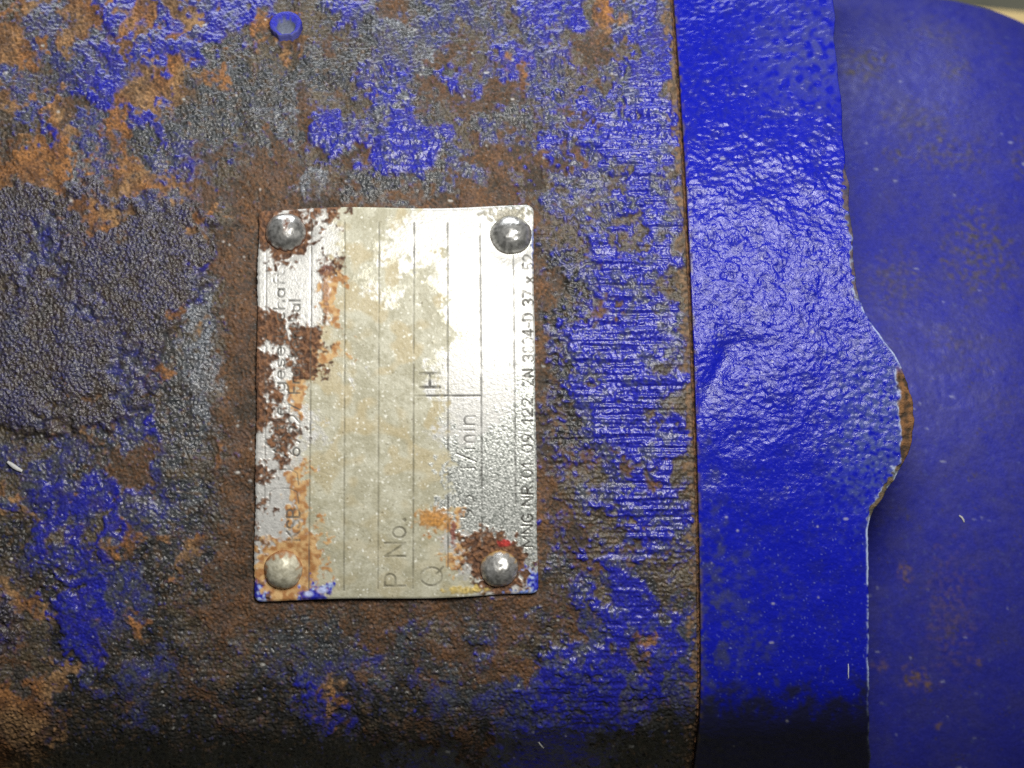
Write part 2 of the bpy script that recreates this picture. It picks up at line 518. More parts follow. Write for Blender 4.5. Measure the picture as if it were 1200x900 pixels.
fg = np.clip(np.roll(fine, 250, 1) + .5 * np.roll(n9, 40, 0) - 2.2, 0, 1) * sstep(420, 600, vv)
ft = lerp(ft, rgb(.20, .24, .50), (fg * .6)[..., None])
low_shade = sstep(790, 845, vv + 10 * n30 + 6 * n9) * .85  # shadow across the flange's lower end, painted in as near-black
ft = lerp(ft, rgb(.012, .013, .022), low_shade[..., None])
ft = lerp(ft, rgb(.45, .45, .45), (dust * .8)[..., None])
fr = .25 + .03 * n9 + .03 * mid + .1 * sstep(560, 800, vv) + low_shade * .2
fr = lerp(fr, .22, np.clip(dent, 0, 1))

hF = sample(hf, u, v) * sstep(-2, 14, de) * sstep(-1, 5, dj) + LIFT
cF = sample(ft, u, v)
rF = sample(fr, u, v)
mF = np.zeros_like(rF)
gF = lerp(.15, .32, sample(mid, u, v))
k9, k5, k16 = sample(n9, u, v), sample(n5, u, v), sample(n16, u, v)
# chip of bare rust on the swelling
chip_w = np.interp(v[:, -1], [428, 440, 455, 475, 500, 520, 535, 548, 556], [0, 6, 14, 17, 15, 12, 8, 6, 0])[:, None] + 2.0 * sample(n30, u, v) + 1.3 * sample(frB, u, v)
chip = sstep(-1, 1.2, chip_w - de) * sstep(426, 440, v) * (1 - sstep(548, 560, v))
slit_w = np.interp(v[:, -1], [540, 555, 575, 590, 600, 612], [2, 6, 7.5, 6, 5, 1])[:, None] + 1.2 * k9
slit = sstep(-.8, .8, slit_w - de) * sstep(540, 550, v) * (1 - sstep(606, 616, v))
strip_w = np.interp(v[:, -1], [190, 205, 230, 262, 280, 320, 348, 356], [0, 4, 6, 4, 1, 3.5, 3, 0])[:, None] + 1.4 * k9
slot = sstep(-.8, .8, strip_w - de) * sstep(186, 200, v) * (1 - sstep(352, 360, v))
rust = lerp(rgb(.040, .026, .016), rgb(.19, .092, .036), np.clip(.5 + .35 * k16 + .3 * k9 + .15 * k5, 0, 1)[..., None])
olive = lerp(rgb(.045, .045, .03), rgb(.12, .085, .05), np.clip(.5 + .5 * k9, 0, 1)[..., None])
# bright torn rim of the coat where it stops
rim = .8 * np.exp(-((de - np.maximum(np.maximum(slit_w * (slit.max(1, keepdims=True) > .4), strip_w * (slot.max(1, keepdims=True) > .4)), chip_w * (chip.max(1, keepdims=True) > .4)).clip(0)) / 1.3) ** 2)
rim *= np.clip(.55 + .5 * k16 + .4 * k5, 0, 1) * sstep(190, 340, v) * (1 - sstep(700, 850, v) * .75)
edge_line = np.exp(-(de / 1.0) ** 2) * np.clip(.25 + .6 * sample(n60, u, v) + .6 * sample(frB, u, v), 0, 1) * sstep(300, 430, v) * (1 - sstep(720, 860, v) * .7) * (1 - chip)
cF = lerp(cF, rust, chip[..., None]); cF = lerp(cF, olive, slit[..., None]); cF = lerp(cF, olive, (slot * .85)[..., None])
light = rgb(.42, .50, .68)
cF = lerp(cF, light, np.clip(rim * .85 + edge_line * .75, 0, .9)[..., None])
bare = np.clip(chip + slit + slot, 0, 1)
rF = lerp(rF, .8, bare); gF = lerp(gF, 1.1, bare)
hF = hF - 2.6 * bare + bare * (.35 * k16 + .25 * k9)
# brownish edge along the joint
je = np.exp(-(dj / 3.0) ** 2) * np.clip(.3 + .5 * k16 + .3 * k9, 0, 1)
cF = lerp(cF, rgb(.09, .07, .05), (je * .8)[..., None])
P = np.stack([Xf, y + nyy * hF, z + nzz * hF], -1)
# rounded free edge, side wall, and the wall in the joint
right = []
for dx, dh in ((.8, .8), (1.3, 2.5), (1.3, 8), (.6, 30), (.2, 90), (0, 230)):
    q = P[:, -1].copy()
    q[:, 0] += dx; q[:, 1] -= nyy[:, -1] * dh; q[:, 2] -= nzz[:, -1] * dh
    right.append(q[:, None])
left = []
for dx, dh in ((0, 60), (0, 9), (0.0, 2.0), (.5, .5)):
    q = P[:, 0].copy()
    q[:, 0] += dx - .5; q[:, 1] -= nyy[:, 0] * dh; q[:, 2] -= nzz[:, 0] * dh
    left.append(q[:, None])
P = np.concatenate(left + [P] + right, 1)
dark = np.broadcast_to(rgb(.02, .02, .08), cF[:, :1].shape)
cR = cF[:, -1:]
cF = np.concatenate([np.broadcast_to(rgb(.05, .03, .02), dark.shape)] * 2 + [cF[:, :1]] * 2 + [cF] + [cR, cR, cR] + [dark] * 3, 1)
rest = lambda a: np.concatenate([a[:, :1]] * 4 + [a] + [a[:, -1:]] * 6, 1)
fin = np.stack([rest(rF), rest(mF), rest(gF)], -1)
flange = mesh_grid('cover_flange', P, cF, fin, M_FLANGE, pump)

# rusty joint line between casing and flange
sj = axis((-950, -720, 12), (-720, 570, 1.7), (570, 1100, 12))[::-1]
Xj, Sj = np.meshgrid(np.linspace(X_SEAM - .6, X_SEAM + 3.6, 6), sj)
y, z, nyy, nzz = shell(Sj)
u, v = project(Xj, y, z)
hj = -1.6 + .9 * sample(n9, u, v) + .8 * sample(n5, u, v) - 4.2 * sstep(X_SEAM + 1.2, X_SEAM + 2.2, Xj) 
P = np.stack([Xj, y + nyy * hj, z + nzz * hj], -1)
c = lerp(rgb(.045, .025, .015), rgb(.16, .075, .03), np.clip(.5 + .4 * sample(n9, u, v) + .3 * sample(n5, u, v), 0, 1)[..., None])
fin = np.stack([np.full_like(u, .85), np.zeros_like(u), np.ones_like(u)], -1)
mesh_grid('gasket', P, c, fin, M_GASKET, pump)

# ------------------------------------------------------------------ bearing housing, a barrel with a rounded end
HR, HY, HZ = 704.0, -122.0, -904.0
xh = axis((330, 690, 2.6), (690, 940, 6))
xh = np.append(xh, [945, 950, 955])
def barrel(x):
    a = np.clip(x - 600, 0, 415.0)
    return HR - 420 + np.sqrt(420.0 ** 2 - a ** 2)
ah = np.radians(axis((-150, -62, 2.0), (-62, 95, .19), (95, 180, 2.0)))[::-1]
Xh, Ah = np.meshgrid(xh, ah)
r = barrel(Xh)
u, v = project(Xh, HY + r * np.sin(Ah), HZ + r * np.cos(Ah))
hm = .12 * np.roll(n30, 200, 0) + .09 * np.roll(n9, 200, 0) + .10 * np.roll(n5, 80, 0) + .3 * np.roll(big, 90, 1)
ct = np.ones((NV, NU, 1), np.float32) * rgb(.024, .027, .26)
worn = np.clip(.42 + .22 * np.roll(n60, 77, 0) + .16 * np.roll(n30, 310, 1) + .14 * n16 + .12 * crumbA, 0, 1)
ct = lerp(ct, rgb(.055, .052, .115), (worn * .34)[..., None])
for cu, cv, ru, rv, a in ((1015, 75, 28, 15, .8), (1120, 82, 16, 12, .6), (1100, 40, 30, 12, .4), (1075, 140, 40, 18, .5), (1110, 180, 40, 18, .6),
                          (1050, 330, 30, 32, .55), (1150, 310, 34, 36, .75), (1140, 265, 30, 26, .6), (1045, 180, 12, 8, .6), (1195, 185, 8, 22, .6),
                          (1120, 400, 30, 14, .45), (1180, 470, 20, 20, .35), (1115, 720, 26, 60, .30), (1060, 675, 7, 10, .9), (1070, 796, 12, 11, 1.0),
                          (1089, 804, 5, 6, .8), (1148, 773, 5, 4, .8), (1098, 850, 5, 4, .8), (1032, 780, 10, 6, .5), (1150, 430, 30, 8, .4)):
    k = blob(uu, vv, cu, cv, ru, rv, .7, np.roll(n16, 50, 0), .28) * a * np.clip(.45 + .5 * np.roll(n9, 70, 1), .1, 1)
    ct = lerp(ct, lerp(rgb(.050, .048, .050), rgb(.17, .105, .045) if cv > 650 else rgb(.090, .072, .055), np.clip(.5 + .4 * n9 + (.5 if cv > 650 else 0), 0, 1)[..., None]), k[..., None])
    hm = hm + k * (.5 + .5 * n5)
sp = np.clip(np.roll(n5, 420, 1) + .7 * np.roll(n30, 10, 1) - 2.3, 0, 1)
ct = lerp(ct, rgb(.06, .05, .045), (sp * .6)[..., None])
ct = lerp(ct, rgb(.08, .10, .24), (.35 * np.clip(np.roll(n9, 410, 1) - 1.7, 0, 1))[..., None])
ct = lerp(ct, rgb(.4, .42, .5), (dust * .6)[..., None])
hh = sample(hm, u, v)
r = r + hh
P = np.stack([Xh, HY + r * np.sin(Ah), HZ + r * np.cos(Ah)], -1)
fin = np.stack([.50 + .05 * sample(n16, u, v), np.zeros_like(u), np.full_like(u, .5)], -1)
mesh_grid('bearing_housing', P, np.clip(sample(ct, u, v), .004, .9), fin, M_HOUSING, pump)

# ------------------------------------------------------------------ nameplate
PLATE = """
RRWRRYYYYWWWWWGGW
RRRWWYYYWWWWWWGGG
WRRWWYYWWWWWWWWGW
WRWWRYYYWYYWWWWWW
WWWWOYWYYYWWWWWWW
WWWWOYYWWYYWWWWWW
RRWWOYYYYYYWWWWWW
RRRRYYYYYYYYWWWWW
RWRROYYYYYYWWWWWW
RWRRYWYYYYWWWWWWG
RWOYYYYYYYWWWWWGG
RWOYYYYYYYYWWWWGG
RRWWYYYYYYYWWWGGG
WRRWYYYYYYWGWGGGG
WRWYYYYYYYYGGGGGG
RWOYYYYYYYYGGGGGG
WWOYYYYYYYYGGGGGG
RWOYYYYYYYYGGGGGG
WWOYYYYYYYOOGGGGG
RWOOYYYYYYYWRRRGG
WOOOYYYYYYYORRRRG
ROOOYYYYYYYYWRRRB
BROBYYYYYYYYYWRWB
""".split()

# stroke letters: each glyph is polylines in a box of width w and height 1
def arc(cx, cy, rx, ry, a0, a1, n=9):
    return [(cx + rx * math.cos(math.radians(a0 + (a1 - a0) * i / n)), cy + ry * math.sin(math.radians(a0 + (a1 - a0) * i / n))) for i in range(n + 1)]
O_ = lambda w=.6: [arc(w / 2, .5, w / 2, .5, 0, 360, 16)]
G = {
    'K': (.6, [[(0, 0), (0, 1)], [(.6, 1), (0, .4)], [(.2, .58), (.6, 0)]]),
    'S': (.55, [arc(.28, .75, .26, .25, 30, 270, 8) + arc(.28, .25, .27, .25, 90, -150, 8)]),
    'B': (.58, [[(0, 0), (0, 1), (.3, 1)] + arc(.3, .76, .22, .24, 90, -90, 7) + [(0, .52)], [(.3, .52)] + arc(.3, .26, .27, .26, 90, -90, 7) + [(0, 0)]]),
    'P': (.55, [[(0, 0), (0, 1), (.3, 1)] + arc(.3, .74, .25, .26, 90, -90, 7) + [(0, .48)]]),
    'N': (.62, [[(0, 0), (0, 1), (.62, 0), (.62, 1)]]),
    'M': (.75, [[(0, 0), (0, 1), (.375, .3), (.75, 1), (.75, 0)]]),
    'G': (.62, [arc(.32, .5, .31, .5, 50, 330, 12) + [(.62, .42), (.36, .42)]]),
    'R': (.58, [[(0, 0), (0, 1), (.3, 1)] + arc(.3, .74, .25, .26, 90, -90, 7) + [(0, .48)], [(.3, .48), (.58, 0)]]),
    'Q': (.8, [arc(.4, .5, .4, .5, 0, 360, 18), [(.52, .25), (.82, -.05)]]),
    'H': (.62, [[(0, 0), (0, 1)], [(.62, 0), (.62, 1)], [(0, .5), (.62, .5)]]),
    'D': (.6, [[(0, 0), (0, 1), (.25, 1)] + arc(.25, .5, .35, .5, 90, -90, 9) + [(0, 0)]]),
    'Z': (.58, [[(0, 1), (.58, 1), (0, 0), (.58, 0)]]),
    'A': (.64, [[(0, 0), (.32, 1), (.64, 0)], [(.12, .36), (.52, .36)]]),
    'F': (.5, [[(0, 0), (0, 1), (.5, 1)], [(0, .52), (.42, .52)]]),
    '0': (.56, [arc(.28, .5, .28, .5, 0, 360, 16)]),
    '1': (.3, [[(0, .75), (.22, 1), (.22, 0)]]),
    '2': (.55, [arc(.27, .72, .26, .28, 170, -35, 9) + [(0, 0), (.55, 0)]]),
    '3': (.55, [arc(.25, .75, .26, .25, 150, -90, 8), arc(.25, .25, .29, .26, 90, -150, 8)]),
    '4': (.58, [[(.42, 0), (.42, 1), (0, .28), (.58, .28)]]),
    '5': (.55, [[(.5, 1), (.08, 1), (.04, .55)] + arc(.25, .33, .28, .33, 130, -140, 9)]),
    '6': (.56, [arc(.28, .3, .28, .3, 0, 360, 14), [(.02, .38), (.12, .75), (.42, 1)]]),
    '7': (.55, [[(0, 1), (.55, 1), (.18, 0)]]),
    '8': (.56, [arc(.28, .75, .23, .25, 0, 360, 12), arc(.28, .26, .28, .26, 0, 360, 12)]),
    '9': (.56, [arc(.28, .7, .28, .3, 0, 360, 14), [(.54, .62), (.44, .25), (.14, 0)]]),
    '.': (.2, [[(.06, .03), (.14, .03)], [(.10, .0), (.10, .08)]]),
    '-': (.4, [[(.02, .45), (.38, .45)]]),
    '/': (.45, [[(0, -.1), (.45, 1.05)]]),
    'x': (.45, [[(0, 0), (.45, .6)], [(0, .6), (.45, 0)]]),
    'a': (.48, [arc(.23, .3, .23, .3, 0, 360, 12), [(.46, .6), (.46, 0)]]),
    'b': (.48, [arc(.25, .3, .23, .3, 0, 360, 12), [(0, 1), (0, 0)]]),
    'c': (.44, [arc(.24, .3, .24, .3, 50, 310, 10)]),
    'e': (.48, [[(.02, .32), (.46, .32)] + arc(.24, .3, .23, .3, 0, 310, 11)]),
    'f': (.3, [arc(.26, .8, .16, .2, 70, 180, 5) + [(.1, 0)], [(0, .6), (.28, .6)]]),
    'g': (.48, [arc(.23, .3, .23, .3, 0, 360, 12), [(.46, .6), (.46, -.12)] + arc(.24, -.12, .22, .2, 0, -150, 6)]),
    'h': (.45, [[(0, 0), (0, 1)], [(0, .35)] + arc(.22, .38, .22, .22, 180, 0, 7) + [(.44, 0)]]),
    'i': (.1, [[(.05, 0), (.05, .6)], [(.05, .8), (.05, .86)]]),
    'k': (.42, [[(0, 0), (0, 1)], [(.4, .62), (0, .22)], [(.14, .36), (.42, 0)]]),
    'l': (.1, [[(.05, 0), (.05, 1)]]),
    'm': (.7, [[(0, 0), (0, .6)], arc(.17, .4, .17, .2, 180, 0, 6) + [(.34, 0)], arc(.52, .4, .17, .2, 180, 0, 6) + [(.69, 0)]]),
    'n': (.44, [[(0, 0), (0, .6)], arc(.22, .38, .22, .22, 180, 0, 7) + [(.44, 0)]]),
    'o': (.5, [arc(.25, .3, .25, .3, 0, 360, 12)]),
    'r': (.28, [[(0, 0), (0, .6)], arc(.2, .38, .2, .22, 180, 60, 5)]),
    's': (.42, [arc(.21, .45, .19, .15, 30, 270, 6) + arc(.21, .15, .2, .15, 90, -150, 6)]),
    't': (.28, [[(.1, .9), (.1, .12), (.26, 0)], [(0, .6), (.26, .6)]]),
}
Q = 2                      # plate map: samples per unit
PU0, PV0, PNU, PNV = 284, 228, 364 * Q, 492 * Q
ink = np.zeros((PNV, PNU), np.float32)

def stroke(p, q, r, k):
    lo_u, hi_u = min(p[0], q[0]) - r - 2, max(p[0], q[0]) + r + 2
    lo_v, hi_v = min(p[1], q[1]) - r - 2, max(p[1], q[1]) + r + 2
    i0, i1 = int((lo_u - PU0) * Q), int((hi_u - PU0) * Q) + 1
    j0, j1 = int((lo_v - PV0) * Q), int((hi_v - PV0) * Q) + 1
    i0, j0, i1, j1 = max(i0, 0), max(j0, 0), min(i1, PNU), min(j1, PNV)
    if i1 <= i0 or j1 <= j0:
        return
    a, b = np.meshgrid(PU0 + np.arange(i0, i1) / Q, PV0 + np.arange(j0, j1) / Q)
    dx, dy = q[0] - p[0], q[1] - p[1]
    L = dx * dx + dy * dy + 1e-9
    t = np.clip(((a - p[0]) * dx + (b - p[1]) * dy) / L, 0, 1)
    d = np.hypot(a - p[0] - t * dx, b - p[1] - t * dy)
    ink[j0:j1, i0:i1] = np.maximum(ink[j0:j1, i0:i1], k * np.clip((r + .5 - d), 0, 1))

def write(text, base_u, v_start, v_end, high, r, k):
    """lettering that runs up the plate, tops of the letters to the left"""
    gap = .24
    total = sum((G[ch][0] if ch != ' ' else .35) + gap for ch in text) - gap
    kx = (v_start - v_end) / total
    x = 0
    for ch in text:
        if ch == ' ':
            x += .35 + gap
            continue
        wd, lines = G[ch]
        for l in lines:
            pts = [(base_u - b * high, v_start - (x + a) * kx) for a, b in l]
            for p, q in zip(pts[:-1], pts[1:]):
                stroke(p, q, r, k)
        x += wd + gap

write('Aktiengesellschaft', 333, 534, 318, 13, .85, 1.1)
write('67227 Frankenthal', 351, 534, 352, 13, .85, 1.05)
write('KSB', 351, 632, 596, 15, 1.2, .9)
for c0 in (560, 582):                                     # rounded emblem loops above the maker's letters
    pts = [(316, c0 + 8), (316, c0 - 6), (322, c0 - 10), (340, c0 - 10), (348, c0 - 6), (350, c0 + 8)]
    for p, q in zip(pts[:-1], pts[1:]):
        stroke(p, q, .7, .75)
write('P No.', 475, 685, 606, 24, 1.25, 1.0)
write('Q', 518, 685, 664, 25, 1.2, .95)
write('H', 515, 454, 438, 23, 1.4, 1.0)
write('96', 555, 606, 581, 17, 1.0, .95)
write('1/min', 556, 553, 488, 20, .9, .85)
write('MNG.NR.01 09 122', 624, 640, 468, 12.5, .95, 1.1)
write('ZN 3804-D 37 x 52', 625, 452, 299, 12.5, .95, 1.1)
for u0, u1, a, b, k in ((312, 310, 285, 600, .5), (365, 362, 262, 690, .8), (404, 403, 262, 690, .8), (444, 443, 262, 688, .75), (485, 484, 262, 688, .85),
                        (524, 525, 262, 665, .75), (562, 565, 262, 640, .75), (601, 604, 300, 590, .65)):
    stroke((u0, a), (u1, b), .9, k)
stroke((485, 464), (563, 464), 1.0, .95)
for a in range(26):                                       # faint scratches in the second column
    p = (rng.uniform(370, 398), rng.uniform(520, 680))
    stroke(p, (p[0] + rng.uniform(-13, 13), p[1] + rng.uniform(-5, 5)), .35, .45)
for a in range(10):
    p = (rng.uniform(420, 560), rng.uniform(300, 660))
    stroke(p, (p[0] + rng.uniform(-12, 12), p[1] + rng.uniform(-12, 12)), .3, .35)

def psample(m, u, v):
    x = np.clip((u - PU0) * Q, 0, PNU - 1.01); y = np.clip((v - PV0) * Q, 0, PNV - 1.01)
    i, j = x.astype(int), y.astype(int)
    a, b = x - i, y - j
    return (m[j, i] * (1 - a) + m[j, i + 1] * a) * (1 - b) + (m[j + 1, i] * (1 - a) + m[j + 1, i + 1] * a) * b

# outline in photograph units, slightly irregular
NPX, NPY, RC = 410, 570, 8.0
pb_ = np.linspace(0, 1, NPY)
vt, vb = 245.0, 700.0
bb = pb_ * (vb - vt)
ins = np.where(bb < RC, RC - np.sqrt(np.clip(RC ** 2 - (RC - bb) ** 2, 0, None)), 0) + \
      np.where(bb > vb - vt - RC, RC - np.sqrt(np.clip(RC ** 2 - (RC - (vb - vt - bb)) ** 2, 0, None)), 0)
lu = lerp(303.0, 297.5, pb_) + ins * 1.0 + .5 * np.sin(bb / 17) + .35 * np.interp(bb, np.linspace(0, 455, 140), rng.standard_normal(140))
ru = lerp(624.5, 630.5, pb_) - ins + .4 * np.sin(bb / 23 + 1) + .2 * np.interp(bb, np.linspace(0, 455, 140), rng.standard_normal(140))
pa = np.linspace(0, 1, NPX)
PU = lu[:, None] + (ru - lu)[:, None] * pa[None, :]
PV = (vt + bb)[:, None] + lerp(1.5, -3.0, pa)[None, :] * (1 - pb_[:, None]) + lerp(3.5, -4.0, pa)[None, :] * pb_[:, None]
PV = PV + 1.2 * np.sin(pa * 9 + 2)[None, :] * np.abs(2 * pb_[:, None] - 1) ** 3

pw = cells(PLATE, 300, 242, 20, 5.5, 'WYROGB')
pk = []
su, sv = uu + 4.5 * n30 + 3.2 * n16 + 2.6 * n9 + 1.6 * n5, vv + 4.5 * np.roll(n30, 70, 0) + 3.2 * np.roll(n16, 300, 1) + 2.6 * np.roll(n9, 200, 0) + 1.6 * np.roll(n5, 111, 1)
pj = {'W': .22 * np.roll(n16, 11, 0) + .24 * np.roll(n5, 7, 0) + .16 * np.roll(n9, 7, 1), 'Y': .2 * np.roll(n16, 90, 1) + .14 * np.roll(n5, 17, 1),
      'R': .26 * np.roll(n9, 60, 0) + .26 * np.roll(n5, 23, 0), 'O': .25 * np.roll(n9, 33, 1), 'G': .12 * n9, 'B': .2 * n5}
for c in 'WYROGB':
    q_ = sample(pw[c], su, sv)
    pk.append(q_ * 1.3 + np.clip(.8 * pj[c], -.4, .45) - 1.4 * (1 - sstep(.0, .12, q_)) + (.12 if c == 'W' else -.16 if c == 'R' else 0))
pk = np.stack(pk, -1)
e = np.exp((pk - pk.max(-1, keepdims=True)) * 5)
pk = e / e.sum(-1, keepdims=True)
# rust collars round the rivets
RIV = ((335, 273, 24, 34), (599, 276, 24, 27), (332, 667, 23.5, 36), (585, 666, 22.5, 36))
for i, amt in ((0, 1.0), (3, 1.0)):
    k = (1 - sstep(-4, 4, np.hypot(uu - RIV[i][0], vv - RIV[i][1]) - RIV[i][3] + 3 + 4 * n9 + 5 * n16)) * amt
    pk = pk * (1 - k[..., None]); pk[..., 2] += k
k = 1 - sstep(-6, 6, np.hypot(uu - 332, vv - 667) - 36 + 4 * n9 + 4 * n16)
pk = pk * (1 - k[..., None]); pk[..., 3] += k
Wc = np.ones((NV, NU, 1), np.float32) * rgb(.54, .54, .515)
Wc = Wc * np.clip(1 + .05 * n9 - .35 * np.clip(np.roll(fine, 40, 0) - 1.5, 0, 1), .3, 1.1)[..., None]
nearY = blur(pk[..., 1].astype(np.float32), 13)
Wc = lerp(Wc, rgb(.40, .385, .27), np.clip(nearY * (.75 + .5 * np.roll(n9, 55, 1) + .4 * np.roll(n30, 66, 0)), 0, .75)[..., None])
yt = np.clip(.5 + .35 * frB + .15 * np.roll(n5, 8, 0), 0, 1)[..., None]
Yc = lerp(rgb(.35, .335, .235), rgb(.47, .46, .355), yt)
Yc = lerp(Yc, rgb(.44, .34, .155), (np.clip(.45 * np.roll(n60, 140, 0) + .35 * np.roll(n30, 40, 1), 0, .45) * (1 - sstep(490, 640, vv) * .6))[..., None])
Yc = lerp(Yc, rgb(.75, .75, .66), np.clip(np.roll(n5, 410, 1) + .4 * np.roll(n16, 18, 0) - 1.7, 0, 1)[..., None])
Yc = lerp(Yc, rgb(.16, .13, .07), (.8 * np.clip(np.roll(n5, 333, 1) - 2.0, 0, 1))[..., None])
rt = np.clip(.5 + .4 * n9 + .3 * np.roll(n5, 29, 0), 0, 1)[..., None]
Rc = lerp(rgb(.068, .034, .020), rgb(.20, .095, .045), rt)
Oc = lerp(rgb(.34, .155, .05), rgb(.56, .36, .16), np.clip(.5 + .4 * np.roll(n9, 90, 0) + .3 * np.roll(n16, 12, 1), 0, 1)[..., None])
gr = np.clip(.5 + .38 * grain + .30 * np.roll(fine, 12, 0), 0, 1)[..., None]
Gc = lerp(rgb(.22, .235, .215), rgb(.74, .76, .72), gr)
Bc = lerp(rgb(.016, .022, .38), rgb(.40, .50, .74), np.clip(.35 + .5 * np.roll(n9, 7, 0) + .3 * n5, 0, 1)[..., None])
pc = sum(a * pk[..., i][..., None] for i, a in enumerate((Wc, Yc, Rc, Oc, Gc, Bc)))
prr = sum(a * pk[..., i] for i, a in enumerate((.42, .5, .85, .75, .40, .4)))
pmt = sum(a * pk[..., i] for i, a in enumerate((.25, .0, .0, .0, .45, .0)))
pgr = sum(a * pk[..., i] for i, a in enumerate((.5, .5, 1.2, .7, .8, .6)))
phh = .08 * n9 * pk[..., 1] + pk[..., 2] * (.7 + .7 * n9 + .5 * n5) + .4 * pk[..., 3] + .35 * pk[..., 5] + .10 * fine * pk[..., 4] + .04 * n5
# blob of spilt blue paint on the bottom edge, a dab of red by a rivet, orange drip
for cu, cv, ru_, rv_, cc in ((369, 697, 15, 8, rgb(.012, .016, .34)), (630, 682, 5, 15, rgb(.012, .016, .36)), (299, 690, 4, 10, rgb(.012, .016, .30)),
                             (591, 636, 8, 4, rgb(.42, .035, .03)), (509, 607, 20, 11, rgb(.42, .20, .045)), (626, 292, 3, 22, rgb(.10, .14, .36)),
                             (620, 700, 26, 8, rgb(.16, .26, .66)), (531, 622, 3, 14, rgb(.22, .07, .05)), (545, 690, 22, 4, rgb(.5, .38, .12)),
                             (382, 318, 6, 9, rgb(.13, .05, .035)), (382, 345, 4, 22, rgb(.30, .14, .05)), (596, 252, 24, 7, rgb(.24, .22, .15))):
    k = blob(uu, vv, cu, cv, ru_, rv_, .35, n9 + .5 * n5, .22)
    pc = lerp(pc, cc * np.clip(1 + .2 * n5[..., None], .5, 1.5), (k * .92)[..., None])
    phh = phh + .8 * k
    pmt = pmt * (1 - k)
k = blob(uu, vv, 362, 694, 5, 3, .5) + blob(uu, vv, 378, 690, 6, 3, .5)
pc = lerp(pc, rgb(.45, .52, .80), np.clip(k, 0, .9)[..., None])
y0 = ink
cu_ = sample(pc, PU, PV)
inkp = psample(ink, PU, PV) * np.clip(.80 + .20 * sample(np.roll(n30, 5, 0), PU, PV) + .16 * sample(n16, PU, PV) + .10 * sample(n5, PU, PV), .08, 1)
rustp, yel = sample(pk[..., 2].astype(np.float32), PU, PV), sample(pk[..., 1].astype(np.float32), PU, PV)
ik = lerp(rgb(.085, .082, .072), rgb(.12, .112, .075), yel[..., None])
cu_ = lerp(cu_, ik, (inkp * lerp(lerp(1.0, .85, yel), .85, rustp))[..., None])
THK = 5.0
hp = sample(phh.astype(np.float32), PU, PV) * .8 - .75 * inkp
edge_d = np.minimum(np.minimum(pa[None, :] * 326, (1 - pa)[None, :] * 326), np.minimum(bb[:, None], (vb - vt - bb)[:, None]))
hp = hp * sstep(0, 4, edge_d) + THK - 1.2 * np.exp(-(edge_d / 1.5) ** 2)
# the sheet is a little buckled: bottom edge stands off, dimples round the rivets
hp = hp + 2.6 * pb_[:, None] ** 4 * np.sin(np.pi * np.clip(pa * 1.0, 0, 1))[None, :] + 1.2 * np.sin(pa * 6.0)[None, :] * np.cos(pb_ * 7.0)[:, None]
for ru0, rv0, rr, _ in RIV:
    dd = np.hypot(PU - ru0, PV - rv0)
    hp = hp - 2.0 * np.exp(-((dd - rr) / 9) ** 2)
xp, sp_ = on_shell(PU, PV, THK)
y, z, nyy, nzz = shell(sp_)
P = np.stack([xp, y + nyy * hp, z + nzz * hp], -1)
rr_, mm_, gg_ = (sample(a.astype(np.float32), PU, PV) for a in (prr, pmt, pgr))
# folded-down cut edges
def rimmed(a, shift=None):
    top, bot = a[:1].copy(), a[-1:].copy()
    a2 = np.concatenate([top, a, bot], 0)
    l, r_ = a2[:, :1].copy(), a2[:, -1:].copy()
    return np.concatenate([l, a2, r_], 1)
P2, ny2, nz2 = rimmed(P), rimmed(nyy), rimmed(nzz)
border = np.zeros(P2.shape[:2], bool)
border[0] = border[-1] = True; border[:, 0] = border[:, -1] = True
P2[border, 1] -= ny2[border] * 4.6
P2[border, 2] -= nz2[border] * 4.6
nameplate = mesh_grid('nameplate', P2, np.clip(rimmed(cu_), .004, .9), rimmed(np.stack([rr_, mm_, gg_], -1)), M_PLATE, pump)
nameplate['label'] = 'stained silver nameplate with ruled columns and sideways lettering'

# four round headed rivets
def rivet(cu, cv, rad, tint_fn, label):
    nr, na = 40, 96
    rr = np.linspace(0, 1, nr)
    aa = np.linspace(0, 2 * math.pi, na, endpoint=False)
    Rm, Am = np.meshgrid(rr, aa, indexing='ij')
    ph = Rm * math.radians(74)
    q = np.sin(ph) / math.sin(math.radians(74))
    wob = 1 + .025 * np.sin(2 * Am + cu) + .015 * np.sin(5 * Am + cv)
    lx, ly = q * rad * wob * np.cos(Am), q * rad * wob * np.sin(Am)
    hz = (np.cos(ph) - math.cos(math.radians(74))) / (1 - math.cos(math.radians(74))) * rad * .68
    pu, pv = cu + lx, cv - ly
    k9_, k5_, k16_ = sample(n9, pu, pv), sample(n5, pu, pv), sample(n16, pu, pv)
    hz = hz + (.08 * k9_ + .04 * k5_ + .3 * k16_) * (1 - Rm ** 4) - 4 * (Rm >= .999)
    x, s = on_shell(np.full_like(pu, cu), np.full_like(pv, cv), THK)
    y, z, a, b = shell(s)
    e = THK - 1.0 + hz
    P = np.stack([x + lx, y + b * ly + a * e, z - a * ly + b * e], -1)
    c, ro, me = tint_fn(lx / rad, ly / rad, k9_, k5_, k16_, Rm)
    fin = np.stack([ro, me, np.full_like(ro, .7)], -1)
    o = mesh_grid('rivet', P, np.clip(c, .004, .95), fin, M_RIVET, nameplate, closed_u=True)
    o['label'] = label
    return o

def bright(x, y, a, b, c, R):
    t = np.clip(.30 + .35 * a + .25 * b + .5 * np.clip(-y, -.2, 1) * .6, 0, 1)  # tone also darkens down the dome, shading put into the colour
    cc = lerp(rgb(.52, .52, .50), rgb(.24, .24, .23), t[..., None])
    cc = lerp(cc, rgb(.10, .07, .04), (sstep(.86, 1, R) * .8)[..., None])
    return cc, .27 + .1 * t, np.full_like(R, .75)

